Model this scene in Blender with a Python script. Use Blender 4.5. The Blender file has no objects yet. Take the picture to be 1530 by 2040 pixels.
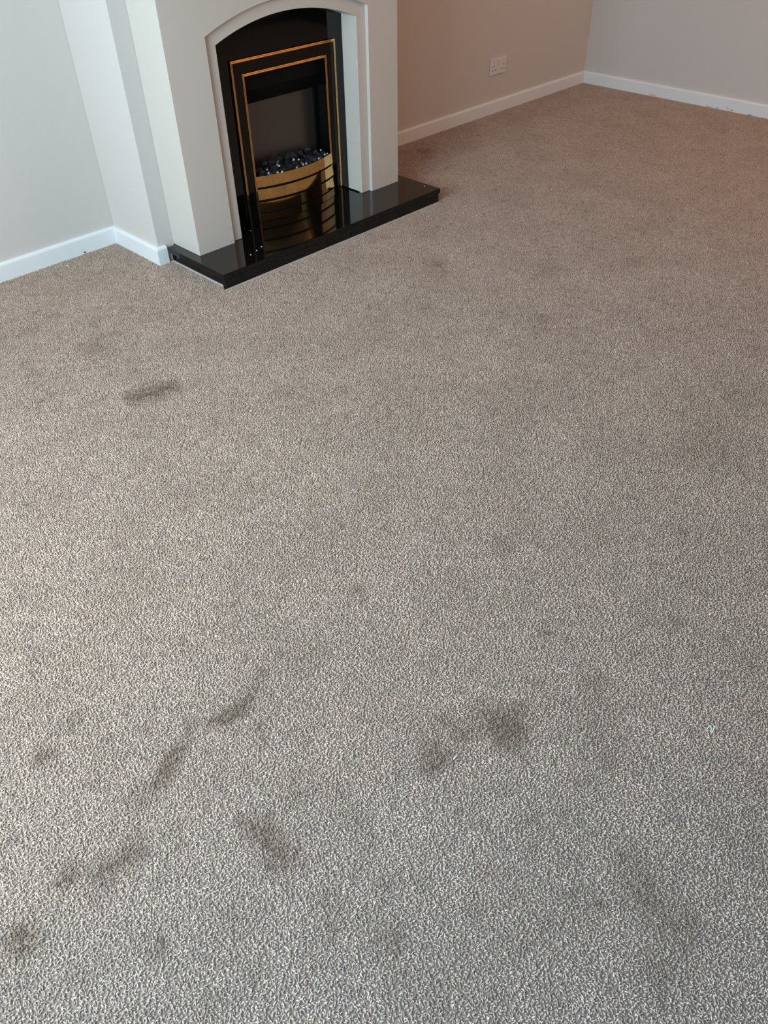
import bpy, bmesh, math, random
from mathutils import Vector, Matrix, noise
C = bpy.context.scene.collection
sc = bpy.context.scene
R_ = math.radians

# ------------------------------------------------------------ camera
CAM = Vector((-1.13471, -2.79629, 1.34112))
RX = Vector((0.701348, -0.712628, -0.0165195))
UP = Vector((0.481921, 0.456963, 0.747621))
FW = Vector((0.525226, 0.532303, -0.663920))
RX.normalize(); FW.normalize(); UP = RX.cross(FW)
cd = bpy.data.cameras.new('camera'); cam = bpy.data.objects.new('camera', cd); C.objects.link(cam)
cd.sensor_width = 36; cd.lens = 1566.2 / 2040 * 36; cd.clip_start = .02
m = Matrix((RX, UP, -FW)).transposed().to_4x4(); m.translation = CAM
cam.matrix_world = m
sc.camera = cam
FPX = 1566.2

def floor_at(px, py, z=0.0):
    d = FW + RX * ((px - 765) / FPX) - UP * ((py - 1020) / FPX)
    t = (z - CAM.z) / d.z
    return CAM + d * t, t

# ------------------------------------------------------------ light
w = bpy.data.worlds.new('world'); sc.world = w; w.use_nodes = True
w.node_tree.nodes['Background'].inputs[0].default_value = (.62, .78, 1, 1)
w.node_tree.nodes['Background'].inputs[1].default_value = 1.0
def area(name, loc, direction, sx, sy, power, col):
    l = bpy.data.lights.new(name, 'AREA'); l.shape = 'RECTANGLE'; l.size = sx; l.size_y = sy
    l.energy = power; l.color = col
    o = bpy.data.objects.new(name, l); C.objects.link(o); o.location = loc
    o.rotation_euler = Vector(direction).to_track_quat('-Z', 'Y').to_euler()
    return o
XL, XR, YF, ZC = -1.85, 3.8844, -4.4, 2.4
# daylight coming in through the window of the left wall
area('daylight_left_window', (XL + .02, -1.35, 1.25), (1, -.08, -.02), 1.7, 1.5, 94, (.70, .885, .98))
# blue light added beside the camera to cool the near carpet
area('added_blue_floor_light', (XL + .03, -2.88, 1.05), (.9, .1, -1.0), .95, 1.1, 20, (.22, .62, 1.0))
# warm fill light added under the ceiling for the far half of the room
area('added_warm_fill', (3.0, -2.7, 2.17), (-.25, .85, -.62), 1.4, .40, 23, (1.0, .46, .18))
sc.view_settings.view_transform = 'Standard'; sc.view_settings.look = 'None'
sc.view_settings.gamma = 1; sc.view_settings.use_curve_mapping = False
sc.view_settings.exposure = 0.0

# ------------------------------------------------------------ materials
def mat(name, col, rough=.5, metal=0, **kw):
    m = bpy.data.materials.new(name); m.use_nodes = True
    b = m.node_tree.nodes['Principled BSDF']
    b.inputs['Base Color'].default_value = (*col, 1); b.inputs['Roughness'].default_value = rough
    b.inputs['Metallic'].default_value = metal
    for k, v in kw.items(): b.inputs[k.replace('_', ' ')].default_value = v
    return m
def N(m, t, **kw):
    n = m.node_tree.nodes.new(t)
    for k, v in kw.items(): setattr(n, k, v)
    return n
def L(m, a, b): m.node_tree.links.new(a, b)
def bsdf(m): return m.node_tree.nodes['Principled BSDF']
def add_bump(m, scale, strength, dist=.001, detail=3, stretch=(1, 1, 1)):
    tc = N(m, 'ShaderNodeNewGeometry'); mp = N(m, 'ShaderNodeMapping'); mp.inputs['Scale'].default_value = stretch
    nz = N(m, 'ShaderNodeTexNoise'); nz.inputs['Scale'].default_value = scale; nz.inputs['Detail'].default_value = detail
    bp = N(m, 'ShaderNodeBump'); bp.inputs['Strength'].default_value = strength; bp.inputs['Distance'].default_value = dist
    L(m, tc.outputs['Position'], mp.inputs[0]); L(m, mp.outputs[0], nz.inputs['Vector']); L(m, nz.outputs[0], bp.inputs['Height'])
    L(m, bp.outputs[0], bsdf(m).inputs['Normal'])
    return nz
def tint(m, nz, c0, c1, lo=.35, hi=.65):
    r = N(m, 'ShaderNodeValToRGB'); r.color_ramp.elements[0].position = lo; r.color_ramp.elements[1].position = hi
    r.color_ramp.elements[0].color = (*c0, 1); r.color_ramp.elements[1].color = (*c1, 1)
    L(m, nz.outputs[0], r.inputs[0]); L(m, r.outputs[0], bsdf(m).inputs['Base Color'])

M = {}
M['wall'] = mat('wall_paint', (.64, .585, .545), .85)
add_bump(M['wall'], 260, .35, .0012, 4)
M['wall_dark'] = mat('dark_brown_unseen_wall', (.075, .05, .036), .85)  # for unseen surfaces, made dark to keep reflections in the brass dim
M['skirt'] = mat('white_gloss_paint', (.83, .84, .84), .35)
M['ceiling'] = mat('ceiling_paint', (.8, .79, .76), .9)
M['surround'] = mat('satin_cream_surround', (.615, .565, .505), .38)
add_bump(M['surround'], 90, .04, .0005)
M['granite'] = mat('polished_black_granite', (.004, .004, .004), .05, IOR=1.47)
nz = add_bump(M['granite'], 900, .0, .0001)
tint(M['granite'], nz, (.0030, .0030, .0030), (.0055, .0055, .005), .45, .75)
M['gloss_black'] = mat('gloss_black_enamel', (.003, .003, .003), .08, IOR=1.42)
M['satin_black'] = mat('satin_black_metal', (.003, .003, .003), .6, Specular_IOR_Level=.2)
M['brass'] = mat('polished_brass', (.80, .50, .20), .07, 1)
nb = add_bump(M['brass'], 60, .02, .0005)
tint(M['brass'], nb, (.74, .45, .17), (.84, .54, .22))
M['screen'] = mat('smoked_flame_screen', (.028, .023, .020), .30, 0, IOR=2.1)
M['coal'] = mat('dark_coal', (.008, .010, .013), .5)
add_bump(M['coal'], 160, .35, .002)
M['crystal'] = mat('clear_crystal', (.95, .93, .96), .03, 0, Transmission_Weight=.7, IOR=1.55)
M['plastic'] = mat('white_socket_plastic', (.74, .70, .70), .3)
M['slot'] = mat('dark_socket_slot', (.10, .09, .09), .6)
M['screwm'] = mat('dull_screw_metal', (.5, .48, .45), .35, 1)
M['lint'] = mat('pale_lint', (.85, .84, .80), .8)
M['crumb'] = mat('dark_crumb', (.05, .03, .02), .9)
M['blade'] = mat('dry_straw', (.72, .68, .55), .7)
M['upvc'] = mat('white_window_frame', (.85, .85, .85), .3)
M['gripper'] = mat('pale_sealant_line', (.55, .53, .51), .6)

# carpet: heathered yarn with stains laid at their places on the floor
STAINS = [  # px, py, radius px, strength
 (1010,1435,42,.95),(1022,1470,34,.8),(985,1460,32,.55),(955,1418,32,.45),(930,1455,26,.5),(872,1505,34,.95),(855,1535,20,.5),(888,1440,24,.55),(915,1465,20,.5),(845,1480,26,.3),(1040,1410,18,.4),
 (410,1440,14,.5),(425,1432,14,.5),(450,1428,16,.6),(352,1490,16,.5),(340,1510,16,.6),(328,1535,16,.6),(315,1565,18,.5),(295,1580,20,.4),(530,1335,14,.35),(508,1365,15,.4),(488,1392,15,.5),
 (520,1345,17,.45),(500,1378,17,.5),(480,1405,20,.95),(462,1420,20,1.),(438,1437,17,.8),(385,1432,16,.6),(378,1455,15,.5),(362,1478,17,.6),(348,1500,20,.9),(335,1525,20,1.),(322,1550,20,.9),(270,1590,26,.45),(245,1580,18,.3),(515,1450,22,.5),(525,1475,16,.4),(612,1472,12,.6),
 (505,1640,30,.9),(530,1665,32,.85),(560,1695,34,.8),(545,1725,28,.5),(590,1705,26,.5),(345,1650,16,.4),(262,1650,14,.4),
 (270,1690,30,.75),(255,1705,24,.5),(213,1728,26,.95),(190,1735,20,.5),(135,1738,24,.9),(125,1755,20,.5),(200,1775,26,.3),
 (45,1865,34,.95),(55,1885,24,.5),(25,1868,22,.5),(90,1500,26,.8),(75,1510,18,.5),(150,1430,18,.5),(145,1450,16,.35),(155,1415,10,.4),
 (315,1890,20,.8),(322,1875,14,.5),(280,1870,30,.25),(505,1940,26,.55),(655,1790,34,.45),(650,1860,22,.7),(675,1840,26,.3),(770,1860,40,.45),(790,1880,26,.4),(765,1750,22,.3),
 (1200,1803,14,.8),(1165,1800,34,.4),(1330,1830,60,.45),(1370,1850,40,.35),(1310,1945,40,.55),(1270,1735,60,.40),(1285,1780,30,.4),(940,1812,20,.4),(970,1735,18,.3),(790,1940,40,.35),(870,1975,34,.25),(430,1990,34,.25),(1240,1700,30,.25),(1110,1990,36,.3),
 (715,1170,16,.55),(712,1185,20,.3),(466,1200,9,.7),(462,1175,9,.5),(1005,1078,20,.6),(1000,1100,14,.3),(1092,1260,13,.8),(1185,1365,34,.45),(1195,1345,18,.4),(868,1300,12,.45),(862,1330,12,.3),(930,1252,8,.6),(1060,1355,18,.25),(1065,1140,10,.4),(575,1168,8,.5),
 (293,782,34,.9),(265,790,20,.6),(330,770,26,.7),(345,762,16,.4),(83,795,9,.8),(70,742,16,.4),(185,690,30,.4),(60,655,18,.3),(110,625,12,.35),(230,660,14,.35),(870,523,24,.6),(885,540,16,.4),(1078,632,18,.45),(685,770,18,.4),(692,825,14,.4),(500,870,22,.3),(845,300,18,.6),(858,310,12,.4),
 (622,1050,12,.5),(1365,1058,12,.55),(1345,1235,18,.4),(1190,845,14,.25),(1290,660,14,.25),(640,678,10,.4),(590,735,10,.3),(305,755,10,.4),(25,1330,12,.3),(185,1240,8,.4),(865,775,7,.5),(925,748,7,.4),(400,675,14,.3),(260,615,16,.25),(1020,560,16,.3),(770,470,9,.4),(1270,520,18,.3),(1400,420,22,.2),(980,650,8,.4),(1440,560,14,.25),(750,640,34,.18),(1100,540,30,.2),
 (1180,1430,50,.3),(1200,1500,40,.25),(600,1300,50,.15),(700,1620,40,.3),(730,1690,30,.25),(1070,1640,50,.2),(900,1600,40,.2),(450,1840,60,.2),(1100,1870,60,.2),(600,1560,50,.25),(1450,1530,40,.2),(80,1300,30,.3),(1400,900,60,.15),
]
def carpet_material(name):
    m = bpy.data.materials.new(name); m.use_nodes = True
    b = bsdf(m); b.inputs['Roughness'].default_value = .85
    b.inputs['Sheen Weight'].default_value = .12; b.inputs['Sheen Roughness'].default_value = .4
    b.inputs['Specular IOR Level'].default_value = .35
    geo = N(m, 'ShaderNodeNewGeometry')
    flat = N(m, 'ShaderNodeVectorMath', operation='MULTIPLY'); flat.inputs[1].default_value = (1, 1, 0)
    L(m, geo.outputs['Position'], flat.inputs[0])
    nz = N(m, 'ShaderNodeTexNoise'); nz.inputs['Scale'].default_value = 28; nz.inputs['Detail'].default_value = 4
    L(m, flat.outputs[0], nz.inputs['Vector'])
    sub = N(m, 'ShaderNodeVectorMath', operation='SUBTRACT'); sub.inputs[1].default_value = (.5, .5, .5)
    L(m, nz.outputs['Color'], sub.inputs[0])
    sca = N(m, 'ShaderNodeVectorMath', operation='MULTIPLY'); sca.inputs[1].default_value = (.020, .020, 0)
    L(m, sub.outputs[0], sca.inputs[0])
    pos = N(m, 'ShaderNodeVectorMath', operation='ADD'); L(m, flat.outputs[0], pos.inputs[0]); L(m, sca.outputs[0], pos.inputs[1])
    acc = None
    for px, py, r, s in STAINS:
        p, t = floor_at(px, py); rw = 1.55 * r * t / FPX
        d = N(m, 'ShaderNodeVectorMath', operation='DISTANCE'); L(m, pos.outputs[0], d.inputs[0]); d.inputs[1].default_value = (p.x, p.y, 0)
        f = N(m, 'ShaderNodeMath', operation='MULTIPLY_ADD'); f.use_clamp = True
        L(m, d.outputs['Value'], f.inputs[0]); f.inputs[1].default_value = -s / rw; f.inputs[2].default_value = s
        if acc is None: acc = f.outputs[0]
        else:
            a = N(m, 'ShaderNodeMath', operation='ADD'); L(m, acc, a.inputs[0]); L(m, f.outputs[0], a.inputs[1]); acc = a.outputs[0]
    # patchiness of each stain
    pn = N(m, 'ShaderNodeTexNoise'); pn.inputs['Scale'].default_value = 70; pn.inputs['Detail'].default_value = 3
    L(m, flat.outputs[0], pn.inputs['Vector'])
    pr = N(m, 'ShaderNodeMapRange'); pr.inputs['From Min'].default_value = .3; pr.inputs['From Max'].default_value = .7
    pr.inputs['To Min'].default_value = .45; pr.inputs['To Max'].default_value = 1.5; L(m, pn.outputs[0], pr.inputs[0])
    mu = N(m, 'ShaderNodeMath', operation='MULTIPLY'); mu.use_clamp = True; L(m, acc, mu.inputs[0]); L(m, pr.outputs[0], mu.inputs[1])
    # yarn-to-yarn colour
    rnd = N(m, 'ShaderNodeValToRGB'); e = rnd.color_ramp.elements
    e[0].position = 0; e[0].color = (.47, .345, .268, 1); e[1].position = 1; e[1].color = (.84, .685, .57, 1)
    k = e.new(.25); k.color = (.53, .392, .313, 1); k = e.new(.8); k.color = (.67, .525, .432, 1)
    L(m, geo.outputs['Random Per Island'], rnd.inputs[0])
    # wide faint tone noise, pile-lean shading put into the colour
    wn = N(m, 'ShaderNodeTexNoise'); wn.inputs['Scale'].default_value = 4.5; wn.inputs['Detail'].default_value = 6; wn.inputs['Roughness'].default_value = .6
    L(m, flat.outputs[0], wn.inputs['Vector'])
    wr = N(m, 'ShaderNodeValToRGB'); e = wr.color_ramp.elements
    e[0].position = .32; e[0].color = (.86, .84, .82, 1); e[1].position = .68; e[1].color = (1.04, 1.03, 1.03, 1)
    L(m, wn.outputs[0], wr.inputs[0])
    mx = N(m, 'ShaderNodeMix', data_type='RGBA', blend_type='MULTIPLY'); mx.inputs[0].default_value = 1
    L(m, rnd.outputs[0], mx.inputs[6]); L(m, wr.outputs[0], mx.inputs[7])
    mn = N(m, 'ShaderNodeTexNoise'); mn.inputs['Scale'].default_value = 32; mn.inputs['Detail'].default_value = 3
    L(m, flat.outputs[0], mn.inputs['Vector'])
    mr = N(m, 'ShaderNodeValToRGB'); e = mr.color_ramp.elements
    e[0].position = .30; e[0].color = (.76, .78, .82, 1); e[1].position = .46; e[1].color = (1, 1, 1, 1)
    L(m, mn.outputs[0], mr.inputs[0])
    m2 = N(m, 'ShaderNodeMix', data_type='RGBA', blend_type='MULTIPLY'); m2.inputs[0].default_value = 1
    L(m, mx.outputs[2], m2.inputs[6]); L(m, mr.outputs[0], m2.inputs[7]); mx = m2
    st = N(m, 'ShaderNodeMix', data_type='RGBA', blend_type='MULTIPLY')
    L(m, mu.outputs[0], st.inputs[0]); L(m, mx.outputs[2], st.inputs[6]); st.inputs[7].default_value = (.45, .395, .34, 1)
    L(m, st.outputs[2], b.inputs['Base Color'])
    return m
M['carpet'] = carpet_material('beige_twist_carpet')
M['backing'] = mat('carpet_backing', (.28, .205, .16), .95)

# ------------------------------------------------------------ helpers
def link(name, bm, m, parent=None, smooth=False, bevel=0, kind=None):
    bmesh.ops.recalc_face_normals(bm, faces=bm.faces)
    me = bpy.data.meshes.new(name); bm.to_mesh(me); bm.free()
    me.materials.append(m)
    if smooth:
        for p in me.polygons: p.use_smooth = True
    o = bpy.data.objects.new(name, me); C.objects.link(o)
    if parent: o.parent = parent
    if bevel:
        b = o.modifiers.new('bevel', 'BEVEL'); b.width = bevel; b.segments = 2; b.limit_method = 'ANGLE'; b.angle_limit = R_(40)
    if kind: o['kind'] = kind
    return o
def tag(o, label, cat, group=None):
    o['label'] = label; o['category'] = cat
    if group: o['group'] = group
    return o
def thing(name, label, cat, loc, group=None):
    o = bpy.data.objects.new(name, None); C.objects.link(o); o.location = loc; o.empty_display_size = .05
    return tag(o, label, cat, group)
def box(bm, a, b):
    v = [bm.verts.new((x, y, z)) for x in (a[0], b[0]) for y in (a[1], b[1]) for z in (a[2], b[2])]
    for f in ((0,1,3,2),(4,6,7,5),(0,4,5,1),(2,3,7,6),(0,2,6,4),(1,5,7,3)): bm.faces.new([v[i] for i in f])
def prism(bm, pts, lo, hi, axis='y'):
    def P(a, b, t): return {'y': (a, t, b), 'x': (t, a, b), 'z': (a, b, t)}[axis]
    A = [bm.verts.new(P(a, b, lo)) for a, b in pts]; B = [bm.verts.new(P(a, b, hi)) for a, b in pts]
    bm.faces.new(A); bm.faces.new(B[::-1])
    n = len(pts)
    for i in range(n): bm.faces.new((A[i], B[i], B[(i+1) % n], A[(i+1) % n]))
def off(parent, p):   # local coordinates inside a thing whose base is moved
    return (p[0] - parent.location.x, p[1] - parent.location.y, p[2] - parent.location.z)
def shift(bm, parent):
    bmesh.ops.translate(bm, verts=bm.verts, vec=-parent.location)
def new(): return bmesh.new()
def tube(bm, pts, r, sides=6, caps=True):
    rings = []
    for i, p in enumerate(pts):
        p = Vector(p); a = Vector(pts[max(i-1, 0)]); b = Vector(pts[min(i+1, len(pts)-1)])
        t = (b - a).normalized(); q = t.cross(Vector((0, 0, 1)))
        if q.length < .1: q = t.cross(Vector((1, 0, 0)))
        q.normalize(); s = q.cross(t)
        rr = r[i] if isinstance(r, (list, tuple)) else r
        rings.append([bm.verts.new(p + (q * math.cos(k*2*math.pi/sides) + s * math.sin(k*2*math.pi/sides)) * rr) for k in range(sides)])
    for i in range(len(rings)-1):
        for k in range(sides):
            bm.faces.new((rings[i][k], rings[i][(k+1) % sides], rings[i+1][(k+1) % sides], rings[i+1][k]))
    if caps: bm.faces.new(rings[0][::-1]); bm.faces.new(rings[-1])

# ------------------------------------------------------------ room shell
FZ = -.008
AL, BX0, BX1 = .3333, .3897, 1.6577
T = .3
def struct(name, boxes, m, bevel=0):
    bm = new()
    for a, b in boxes: box(bm, a, b)
    return link(name, bm, m, kind='structure', bevel=bevel)
struct('floor', [((XL-.1, YF-.1, FZ-.1), (XR+.1, AL+.1, FZ))], M['backing'])
struct('ceiling', [((XL-T, YF-T, ZC), (XR+T, AL+T, ZC+.1))], M['ceiling'])
struct('wall_back', [((XL-T, AL, FZ), (XR+T, AL+T, ZC))], M['wall'])
struct('wall_chimney_breast', [((BX0, 0, FZ), (BX1, AL, ZC))], M['wall'], .002)
struct('wall_right', [((XR, YF-T, FZ), (XR+T, -3.9, ZC)), ((XR, -1.45, FZ), (XR+T, AL, ZC)), ((XR, -3.9, 2.1), (XR+T, -1.45, ZC))], M['wall'])
# dark box behind an opening added to the right wall, darkens slat reflections
struct('wall_added_dark_box', [((XR+1.6, -4.2, FZ), (XR+1.7, -1.1, ZC)), ((XR+T, -1.2, FZ), (XR+1.6, -1.1, ZC)), ((XR+T, -4.2, FZ), (XR+1.6, -4.1, ZC)),
                     ((XR+T, -4.2, ZC), (XR+1.7, -1.1, ZC+.1)), ((XR+.1, -4.2, FZ-.1), (XR+1.7, -1.1, FZ))], M['wall_dark'])
wy0, wy1, wz0, wz1 = -2.25, -.55, .35, 1.95
dy0, dy1, dz1 = -3.40, -2.40, 2.0
struct('wall_left', [((XL-T, YF-T, FZ), (XL, dy0, ZC)), ((XL-T, dy1, FZ), (XL, wy0, ZC)), ((XL-T, dy0, dz1), (XL, dy1, ZC)), ((XL-T, wy1, FZ), (XL, AL, ZC)),
                     ((XL-T, wy0, FZ), (XL, wy1, wz0)), ((XL-T, wy0, wz1), (XL, wy1, ZC))], M['wall'])
struct('wall_front', [((XL, YF-T, FZ), (XR, YF, ZC))], M['wall_dark'])
def window(name, plane, a0, a1, z0, z1, axis):
    root = bpy.data.objects.new(name, None); C.objects.link(root); root['kind'] = 'structure'
    def bar(bm, u0, u1, w0, w1):
        if axis == 'x': box(bm, (plane-.07, u0, w0), (plane-.02, u1, w1))
        else: box(bm, (u0, plane-.07, w0), (u1, plane-.02, w1))
    bm = new(); f = .06; mid = (a0+a1)/2
    for s in ((a0, a0+f, z0, z1), (a1-f, a1, z0, z1), (a0+f, a1-f, z0, z0+f), (a0+f, a1-f, z1-f, z1), (mid-f/2, mid+f/2, z0+f, z1-f)): bar(bm, *s)
    link('window_frame' if name[0] == 'w' else 'added_door_frame', bm, M['upvc'], root)
window('window_1', XL, wy0, wy1, wz0, wz1, 'x')
window('door_1', XL, dy0, dy1, FZ, dz1, 'x')  # opening and frame added around the blue light

# skirting boards: flat face, chamfered top
SH, ST, SC = .064, .015, .013
prof = [(0, FZ), (ST, FZ), (ST, SH-.010), (ST*.86, SH-.0045), (ST*.5, SH-.0008), (0, SH)]     # distance from wall, height
def skirt(name, path):       # path: (x, y, outward x, outward y); mitred at its corners
    bm = new(); rings = []
    for x, y, ox, oy in path: rings.append([bm.verts.new((x + ox*d, y + oy*d, z)) for d, z in prof])
    for a, b in zip(rings, rings[1:]):
        for k in range(6): bm.faces.new((a[k], a[(k+1) % 6], b[(k+1) % 6], b[k]))
    bm.faces.new(rings[0]); bm.faces.new(rings[-1][::-1])
    return link(name, bm, M['skirt'], kind='structure', bevel=.0008)
skirt('baseboard_back', [(BX1, AL, 0, -1), (XR, AL, -1, -1)])
skirt('baseboard_right', [(XR, AL, -1, -1), (XR, -1.45, -1, 0)])
skirt('baseboard_left', [(XL, AL, 0, -1), (BX0, AL, -1, -1)])
skirt('baseboard_breast', [(BX0, AL, -1, -1), (BX0, 0, -1, -1), (.4218, 0, 0, -1)])

# ------------------------------------------------------------ carpet pile (instanced patches of yarn ends)
def pile_patch(seed, size=.24, step=.0038):
    rg = random.Random(seed); V = []; F = []
    n = int(size / step); NS = 4; SEG = 4
    for i in range(n):
        for j in range(n):
            x = (i + .5 + rg.uniform(-.48, .48)) * step - size/2; y = (j + .5 + rg.uniform(-.48, .48)) * step - size/2
            th = rg.uniform(0, 6.283); bend = rg.uniform(-1.4, 1.4); ln = rg.uniform(.0040, .0068)
            el = rg.uniform(.9, 1.35); el2 = rg.uniform(-.35, .35)
            r = rg.uniform(.0010, .0014)
            p = Vector((x, y, FZ + rg.uniform(-.0005, .0005))); base = len(V)
            for s in range(SEG + 1):
                u = s / SEG
                e = el + (el2 - el) * u ** .8; a = th + bend * u
                t = Vector((math.cos(e)*math.cos(a), math.cos(e)*math.sin(a), math.sin(e)))
                q = Vector((-math.sin(a), math.cos(a), 0)); o = q.cross(t)
                rr = r * (1 if s < SEG else .6)
                for k in range(NS):
                    ph = k * 2*math.pi/NS + u*1.5
                    V.append(tuple(p + (q*math.cos(ph) + o*math.sin(ph)) * rr))
                p = p + t * (ln / SEG)
            for s in range(SEG):
                for k in range(NS):
                    a0 = base + s*NS + k; a1 = base + s*NS + (k+1) % NS
                    F.append((a0, a1, a1+NS, a0+NS))
            F.append(tuple(base + SEG*NS + k for k in range(NS)))
    me = bpy.data.meshes.new('carpet_patch'); me.from_pydata(V, [], F); me.materials.append(M['carpet'])
    for pl in me.polygons: pl.use_smooth = True
    return me
PATCH = .24
pc = bpy.data.collections.new('pile_patches')
for s in range(4):
    o = bpy.data.objects.new('carpet_patch', pile_patch(s + 1)); pc.objects.link(o)
pts = []
nx0, nx1 = -8, 17; ny0, ny1 = -15, 2
for i in range(nx0, nx1):
    for j in range(ny0, ny1):
        x, y = (i + .5) * PATCH, (j + .5) * PATCH
        # leave out what lies wholly inside the chimney breast, and keep to the room
        if x - .12 > BX0 and x + .12 < BX1 and y - .12 > -.02: continue
        if x - .12 > .43 and x + .12 < 1.64 and y - .12 > -.38: continue
        pts.append((x, y, 0))
me = bpy.data.meshes.new('carpet_pile'); me.from_pydata(pts, [], [])
pile = bpy.data.objects.new('carpet_pile', me); C.objects.link(pile); me.materials.append(M['carpet'])
pile['kind'] = 'stuff'; tag(pile, 'beige heathered twist-pile carpet with brown stains covering the whole floor', 'carpet')
ng = bpy.data.node_groups.new('pile', 'GeometryNodeTree')
ng.interface.new_socket('Geometry', in_out='INPUT', socket_type='NodeSocketGeometry')
ng.interface.new_socket('Geometry', in_out='OUTPUT', socket_type='NodeSocketGeometry')
gi = ng.nodes.new('NodeGroupInput'); go = ng.nodes.new('NodeGroupOutput')
ci = ng.nodes.new('GeometryNodeCollectionInfo'); ci.inputs['Collection'].default_value = pc
ci.inputs['Separate Children'].default_value = True; ci.inputs['Reset Children'].default_value = True
ip = ng.nodes.new('GeometryNodeInstanceOnPoints'); ip.inputs['Pick Instance'].default_value = True
m2p = ng.nodes.new('GeometryNodeMeshToPoints')
rv = ng.nodes.new('FunctionNodeRandomValue'); rv.data_type = 'INT'; rv.inputs[4].default_value = 0; rv.inputs[5].default_value = 3
rv.inputs['Seed'].default_value = 3
mm = ng.nodes.new('ShaderNodeMath'); mm.operation = 'MULTIPLY'; mm.inputs[1].default_value = math.pi/2
cx = ng.nodes.new('ShaderNodeCombineXYZ')
rp = ng.nodes.new('FunctionNodeRandomValue'); rp.data_type = 'INT'; rp.inputs[4].default_value = 0; rp.inputs[5].default_value = 3; rp.inputs['Seed'].default_value = 11
K = ng.links.new
K(gi.outputs[0], m2p.inputs['Mesh']); K(m2p.outputs[0], ip.inputs['Points']); K(ci.outputs[0], ip.inputs['Instance'])
K(rv.outputs[2], mm.inputs[0]); K(mm.outputs[0], cx.inputs[2]); K(cx.outputs[0], ip.inputs['Rotation']); K(rp.outputs[2], ip.inputs['Instance Index'])
K(ip.outputs[0], go.inputs[0])
md = pile.modifiers.new('pile', 'NODES'); md.node_group = ng

# ------------------------------------------------------------ hearth
HZ = .0561; HX0, HX1, HY = .422, 1.6484, -.3894
hearth = thing('hearth', 'polished black granite hearth slab on the carpet under the fireplace', 'hearth', (1.035, -.2, FZ))
bm = new(); box(bm, (HX0, HY, HZ-.020), (HX1, -ST, HZ)); box(bm, (HX0+.04, -ST-.001, HZ-.020), (HX1-.01, 0, HZ)); shift(bm, hearth); link('slab', bm, M['granite'], hearth, bevel=.0012)
bm = new(); box(bm, (HX0+.004, HY+.0008, FZ), (HX1-.010, HY+.021, HZ-.0203)); shift(bm, hearth); link('riser', bm, M['granite'], hearth, bevel=.0008)
for xa in (HX0+.016, HX1-.036):
    bm = new(); box(bm, (xa, HY+.0212, FZ), (xa+.02, -ST-.0005, HZ-.0203)); shift(bm, hearth); link('riser', bm, M['granite'], hearth, bevel=.0008)

bm = new()
for a, b in (((HX0+.0015, HY-.0012, FZ), (HX1-.008, HY+.0007, -.0012)), ((HX0+.012, HY+.0008, FZ), (HX0+.0158, -ST-.002, -.0008)), ((HX1-.0098, HY+.0008, FZ), (HX1-.0075, HY+.021, .0004))): box(bm, a, b)
shift(bm, hearth); link('sealant_line', bm, M['gripper'], hearth)
# ------------------------------------------------------------ back panel + surround
CX = 1.0232
def arch(hw, zs, za, n=28):
    rise = za - zs; r = (hw*hw + rise*rise) / (2*rise); cz = za - r; a = math.asin(hw / r)
    return [(CX + r*math.sin(t), cz + r*math.cos(t)) for t in [a - 2*a*i/n for i in range(n+1)]]   # right to left
panel = thing('back_panel', 'polished black granite back panel behind the brass-trimmed electric fire', 'fireplace panel', (CX, -.07, HZ))
bm = new()
ox0, ox1, oz = .845, 1.2625, .607
prism(bm, [(.672, HZ), (.672, .86), (1.375, .86), (1.375, HZ), (ox1, HZ), (ox1, oz), (ox0, oz), (ox0, HZ)], -.080, -.060)
shift(bm, panel); link('granite_sheet', bm, M['granite'], panel)
sur = thing('fireplace_surround', 'cream painted fireplace surround with arched opening standing on the black hearth', 'fireplace', (CX, -.09, HZ))
LX0, LX1, LX2 = .4623, .6365, .6822
bm = new(); TOP = 1.12
hw1 = 1.4125 - CX + .001; X1 = 2*CX - LX0
A1 = [(x, z) for x, z in arch(hw1, .779, .855)]
prism(bm, [(LX0, HZ), (LX0, TOP), (X1, TOP), (X1, HZ), (CX+hw1, HZ)] + A1 + [(CX-hw1, HZ)], -.1834, -.0005)
shift(bm, sur); link('outer_frame', bm, M['surround'], sur, bevel=.0016)
hw2 = .3412
A2 = arch(hw2, .7455, .8085)
bm = new()
prism(bm, [(CX-hw1+.0003, HZ+.001), (CX-hw1+.0003, .779)] + [(x, z-.0004) for x, z in A1[::-1]][1:-1] + [(CX+hw1-.0003, .779), (CX+hw1-.0003, HZ+.001), (CX+hw2, HZ+.001)] + A2 + [(CX-hw2, HZ+.001)], -.1674, -.150)
shift(bm, sur); link('arch_moulding', bm, M['surround'], sur, bevel=.0012)
bm = new()
hw3 = hw2 + .0
prism(bm, [(CX-hw1+.004, HZ+.005), (CX-hw1+.004, .84), (CX+hw1-.004, .84), (CX+hw1-.004, HZ+.005), (CX+hw3, HZ+.005)] + A2 + [(CX-hw3, HZ+.005)], -.1498, -.0802)
shift(bm, sur); link('opening_lining', bm, M['surround'], sur, bevel=.0008)
bm = new(); box(bm, (LX0-.06, -.26, TOP), (X1+.06, 0-.0005, TOP+.045)); shift(bm, sur); link('mantel_shelf', bm, M['surround'], sur, bevel=.004)

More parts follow.
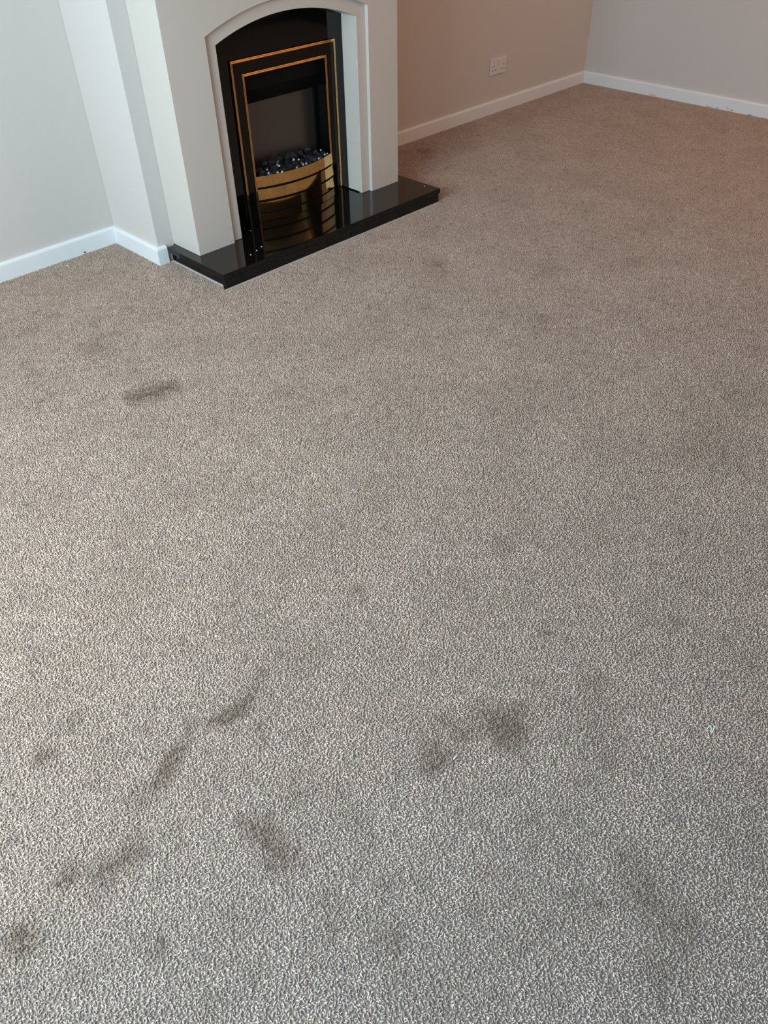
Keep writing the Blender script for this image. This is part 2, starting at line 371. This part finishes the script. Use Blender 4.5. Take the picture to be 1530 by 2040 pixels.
# ------------------------------------------------------------ electric fire
fire = thing('electric_fire', 'black electric fire with polished brass trim and bowed brass slats', 'electric fire', (CX+.03, -.09, HZ))
def u_strip(bm, x0, x1, zt, w, y0, y1):
    prism(bm, [(x0, HZ+.001), (x0, zt), (x1, zt), (x1, HZ+.001), (x1-w, HZ+.001), (x1-w, zt-w), (x0+w, zt-w), (x0+w, HZ+.001)], y0, y1)
GX0, GX1, GZ = .7885, 1.3150, .6660
IX0, IX1, IZ = .8360, 1.2640, .6160
bm = new(); prism(bm, [(GX0, HZ+.001), (GX0, GZ), (GX1, GZ), (GX1, HZ+.001), (IX1-.004, HZ+.001), (IX1-.004, IZ-.004), (IX0+.004, IZ-.004), (IX0+.004, HZ+.001)], -.087, -.0803)
shift(bm, fire); link('fascia', bm, M['gloss_black'], fire, bevel=.0006)
for (x0, x1, zt, w) in ((GX0, GX1, GZ, .0085), (IX0, IX1, IZ, .0085)):
    bm = new(); u_strip(bm, x0, x1, zt, w*.46, -.0905, -.0872); u_strip(bm, x0+w*.60, x1-w*.60, zt-w*.60, w*.40, -.0905, -.0872)
    u_strip(bm, x0+w*.2, x1-w*.2, zt-w*.2, w*.6, -.0887, -.0872)
    shift(bm, fire); link('trim', bm, M['brass'], fire, bevel=.00015)
# fire box
bx0, bx1, bz0, bz1, by1 = .8455, 1.2625, HZ+.001, .6065, -.002
bm = new()
for a, b in (((bx0, -.0800, bz0), (bx0+.003, by1, bz1)), ((bx1-.003, -.0800, bz0), (bx1, by1, bz1)), ((bx0+.003, -.0800, bz1-.003), (bx1-.003, by1, bz1)),
             ((bx0+.003, -.0800, bz0), (bx1-.003, by1, bz0+.003)), ((bx0+.003, by1-.002, bz0+.003), (bx1-.003, by1, bz1-.003))): box(bm, a, b)
shift(bm, fire); link('fire_box', bm, M['gloss_black'], fire)
bm = new(); box(bm, (bx0+.0035, by1-.0045, .19), (bx1-.0035, by1-.0022, .494)); shift(bm, fire); link('flame_screen', bm, M['screen'], fire)
bm = new(); prism(bm, [(by1-.0022, .487), (by1-.012, .490), (-.050, .545), (-.060, bz1-.0035), (by1-.0022, bz1-.0035)], bx0+.0035, bx1-.0035, 'x'); shift(bm, fire); link('hood', bm, M['satin_black'], fire)
bm = new(); box(bm, (bx1-.014, -.020, .19), (bx1-.0035, by1-.005, .488)); shift(bm, fire); link('screen_side_strip', bm, M['gloss_black'], fire)
# bowed slats
SX0, SX1, SY, RISE = .8440, 1.2700, -.0875, .0470
def bow(t, extra=0):
    c = (SX0+SX1)/2; hw = (SX1-SX0)/2; r = (hw*hw + RISE*RISE)/(2*RISE); a = math.asin(hw/r); th = -a + 2*a*t
    return (c + (r+extra)*math.sin(th), SY - RISE + r - (r+extra)*math.cos(th))
for z0, z1 in ((.1965, .2392), (.1450, .1875), (.0935, .1352), (HZ+.0008, .0850)):
    bm = new(); n = 40; ring = []
    for i in range(n+1):
        lean = math.tan(R_(2.6)) * (z1 - z0)
        o0, i0, o1, i1 = bow(i/n, .0008), bow(i/n, -.0008), bow(i/n, .0008 - lean), bow(i/n, -.0008 - lean)
        ring.append([bm.verts.new((p[0], p[1], z)) for p, z in ((o0, z0), (o1, z1), (i1, z1), (i0, z0))])
    for i in range(n):
        for k in range(4): bm.faces.new((ring[i][k], ring[i][(k+1) % 4], ring[i+1][(k+1) % 4], ring[i+1][k]))
    bm.faces.new(ring[0]); bm.faces.new(ring[-1][::-1]); shift(bm, fire)
    o = link('slat', bm, M['brass'], fire, bevel=.0005)
# inner grille upright edges and dark backing behind the slats
bm = new(); n = 30
pp = [bow(i/n, -.006) for i in range(n+1)]
prism(bm, pp + [(SX1-.006, -.0815), (SX0+.006, -.0815)], HZ+.001, .200, 'z'); shift(bm, fire); link('slat_backing', bm, M['satin_black'], fire)
# fuel tray
bm = new(); pp = [bow(i/n, -.004) for i in range(n+1)]
prism(bm, pp + [(SX1-.012, -.079), (SX1-.012, -.008), (SX0+.008, -.008), (SX0+.008, -.079)], .2005, .2150, 'z'); shift(bm, fire); link('fuel_tray', bm, M['satin_black'], fire)

# coals
WORDS = ['first', 'second', 'third', 'fourth', 'fifth', 'sixth', 'seventh', 'eighth', 'ninth', 'tenth', 'eleventh', 'twelfth', 'thirteenth', 'fourteenth', 'fifteenth']
def ORD(k, total):
    if k == 0: return 'leftmost'
    if k == total - 1: return 'rightmost'
    return WORDS[k] + ' from the left' if k < total / 2 else WORDS[total - 1 - k] + ' from the right'
def lump(seed, r, sub=2, amp=.35, squash=1.0):
    bm = new(); bmesh.ops.create_icosphere(bm, subdivisions=sub, radius=1)
    for v in bm.verts:
        d = v.co.normalized(); k = 1 + amp * noise.noise(d * 1.7 + Vector((seed*7.3, seed*3.1, seed))) + amp*.5*noise.noise(d * 4 + Vector((seed, seed*5.1, 0)))
        v.co = d * k * r; v.co.z *= squash
    return bm
rg = random.Random(5)
coal_protos = [link('coal', lump(s, .0175, 2, .6, .85), M['coal']) for s in range(4)]
spots = []; rows = []
row_y = (-.093, -.066, -.030)
for ri, y in enumerate(row_y):
    k = 11
    for i in range(k):
        x = .868 + (1.246-.868) * (i + (.5 if ri == 1 else 0)) / k + .012
        if ri == 0 and (x < .905 or x > 1.215): continue
        rows.append(ri); spots.append((x + rg.uniform(-.004, .004), y + rg.uniform(-.004, .004), .2285 + ri*.002 + rg.uniform(-.001, .003), rg.uniform(.85, 1.05)))
for i in range(9):   # heaped second layer at the back
    x = .885 + .345*i/8.5
    if i in (0, 8): continue
    rows.append(3); spots.append((x + rg.uniform(-.008, .008), -.036 + rg.uniform(-.008, .004), .2545 + rg.uniform(-.003, .005), rg.uniform(.75, 1.05)))
for q, (x, y, z, s) in enumerate(spots):
    o = coal_protos[q] if q < 4 else coal_protos[q % 4].copy()
    if q >= 4: C.objects.link(o)
    o.location = (x, y, z); o.scale = (s, s*.95, s); o.rotation_euler = (rg.uniform(0, .5), rg.uniform(0, .5), rg.uniform(0, 6.28))
    k = rows[:q].count(rows[q]); total = rows.count(rows[q])
    where = ('front row behind the top slat', 'middle row of the fuel bed', 'back row against the flame screen', 'top of the heap')[rows[q]]
    tag(o, 'dark coal %s, %s' % (ORD(k, total), where), 'coal', 'dark coals in the electric fire')
cr = [(535, 344.5), (552, 328), (556, 330), (595, 318), (591.5, 333.5), (604, 327.5), (610, 326), (635, 316), (647, 308), (652, 306), (585, 318), (639, 299), (553, 343.5), (562, 342.5), (532, 338)]
FD = lambda px, py: (FW + RX*((px-765)/FPX) - UP*((py-1020)/FPX))
bmc = lump(9, .0052, 1, .25)
cp = link('crystal', bmc, M['crystal'])
for q, (px, py) in enumerate(cr):
    d = FD(px, py); zt = .249 if q not in (1, 2, 3, 10, 11, 14) else .262
    t = (zt - CAM.z) / d.z; p = CAM + d*t
    o = cp if q == 0 else cp.copy()
    if q: C.objects.link(o)
    o.location = p; s = rg.uniform(.75, 1.15); o.scale = (s, s, s*.9); o.rotation_euler = (rg.uniform(0, 3), rg.uniform(0, 3), rg.uniform(0, 3))
    tag(o, 'small clear crystal among the coals, %s of the crystals' % ORD(sorted(c[0] for c in cr).index(px), len(cr)), 'crystal', 'clear crystals in the fuel bed')

# ------------------------------------------------------------ wall socket
S0, S1, SZ0, SZ1, WY = 2.882, 3.029, .1995, .2862, AL
sock = thing('wall_socket', 'white plastic double wall socket low on the wall right of the fireplace', 'socket', ((S0+S1)/2, WY, (SZ0+SZ1)/2))
bm = new(); box(bm, (S0, WY-.009, SZ0), (S1, WY-.0003, SZ1)); shift(bm, sock); link('face_plate', bm, M['plastic'], sock, bevel=.003)
sx = (S0+S1)/2
for s in (-1, 1):
    bm = new(); box(bm, (sx + s*.012-.006, WY-.0125, SZ1-.031), (sx + s*.012+.006, WY-.0092, SZ1-.011)); shift(bm, sock); link('switch', bm, M['plastic'], sock, bevel=.001)
    c = sx + s*.040
    bm = new()
    for (dx, dz, ww, hh) in ((0, .012, .0045, .009), (-.011, -.010, .008, .005), (.011, -.010, .008, .005)):
        box(bm, (c+dx-ww/2, WY-.0096, SZ0+.036+dz-hh/2), (c+dx+ww/2, WY-.0091, SZ0+.036+dz+hh/2))
    shift(bm, sock); link('pin_holes', bm, M['slot'], sock)
    bm = new(); bmesh.ops.create_cone(bm, segments=14, radius1=.0032, radius2=.0028, depth=.0012, cap_ends=True, matrix=Matrix.Translation((sx + s*.0603, WY-.0096, (SZ0+SZ1)/2)) @ Matrix.Rotation(R_(90), 4, 'X'))
    shift(bm, sock); link('screw', bm, M['screwm'], sock)

# ------------------------------------------------------------ little bits
def speck(name, px, py, z, r, m, label, cat, seed, squash=.6, group=None):
    p, t = floor_at(px, py, z)
    o = link(name, lump(seed, r, 2, .4, squash), m); o.location = (p.x, p.y, z + r*squash*.85)
    return tag(o, label, cat, group)
speck('paint_chip', 499.5, 508, HZ, .0026, M['lint'], 'white paint chip on the left part of the black hearth, nearest the front edge', 'chip', 1)
speck('paint_chip', 511.5, 499.5, HZ, .0022, M['lint'], 'tiny white chip on the hearth, middle of the row left of the brass slats', 'chip', 2)
speck('paint_chip', 521, 492, HZ, .0024, M['lint'], 'white crumb on the hearth close to the left end of the lowest slat', 'chip', 3)
speck('paint_chip', 499.5, 459.5, HZ, .0018, M['lint'], 'tiny white chip on the hearth beside the foot of the left surround leg', 'chip', 4)
speck('paint_chip', 846, 371, HZ, .0024, M['lint'], 'pale chip on the far right end of the black hearth', 'chip', 6)
speck('dark_crumb', 169, 503.5, .0, .004, M['crumb'], 'small dark crumb on the carpet edge below the left skirting board', 'crumb', 7)
def bent(name, ptspx, r, m, label, cat, lift=.003):
    P = []
    for i, (a, b) in enumerate(ptspx):
        p, t = floor_at(a, b); P.append((p.x, p.y, .0015 + lift*math.sin(math.pi*i/(len(ptspx)-1))))
    bm = new(); n = len(P)
    base = Vector(P[0]); tube(bm, [Vector(p)-base for p in P], [r*(.5 + .5*math.sin(math.pi*(i+.5)/n)) for i in range(n)], 6)
    o = link(name, bm, m, smooth=True); o.location = base
    return tag(o, label, cat)
bent('dry_straw', [(1417,1461.5),(1419.5,1457.5),(1421.5,1453),(1424.5,1449.5),(1428,1447.3),(1432.5,1446.8)], .0011, M['blade'], 'curved pale straw lying loose on the carpet near the right edge', 'straw', .006)
bent('wood_shaving', [(1408,1453),(1411,1450.5),(1414,1448),(1416,1453),(1416.5,1458)], .0012, M['blade'], 'pale folded shaving on the carpet left of the curved straw', 'shaving', .004)
bent('lint_curl', [(131,530.5),(134,530),(136.5,531.5),(137,534)], .0011, M['lint'], 'tiny white curl of lint on the carpet near the left alcove', 'lint', .004)
bent('yarn_end', [(903,1514),(906,1511.5),(909,1509),(913,1507)], .0013, M['lint'], 'loose pale yarn end beside the dark double stain', 'yarn', .004)
# frayed carpet threads against the skirting of the right wall
fr = [(1300,189.5),(1308,190.5),(1412,212),(1420,212.5),(1427,214),(1452,219.5),(1458,220.5),(1490,227),(1496,228.5)]
for q, (a, b) in enumerate(fr):
    p, t = floor_at(a, b+1)
    bm = new(); r2 = random.Random(q); pts3 = [Vector((0, 0, 0))]
    for k in range(5): pts3.append(pts3[-1] + Vector((r2.uniform(-.006, .001), r2.uniform(-.009, .009), r2.uniform(-.0015, .005))))
    tube(bm, pts3, .0013, 5)
    o = link('carpet_thread', bm, M['carpet'], smooth=True); o.location = (min(p.x, XR-ST-.006), p.y, .001)
    tag(o, 'frayed beige carpet thread at the right wall skirting, %s' % ORD(q, len(fr)), 'thread', 'frayed threads along the right skirting board')
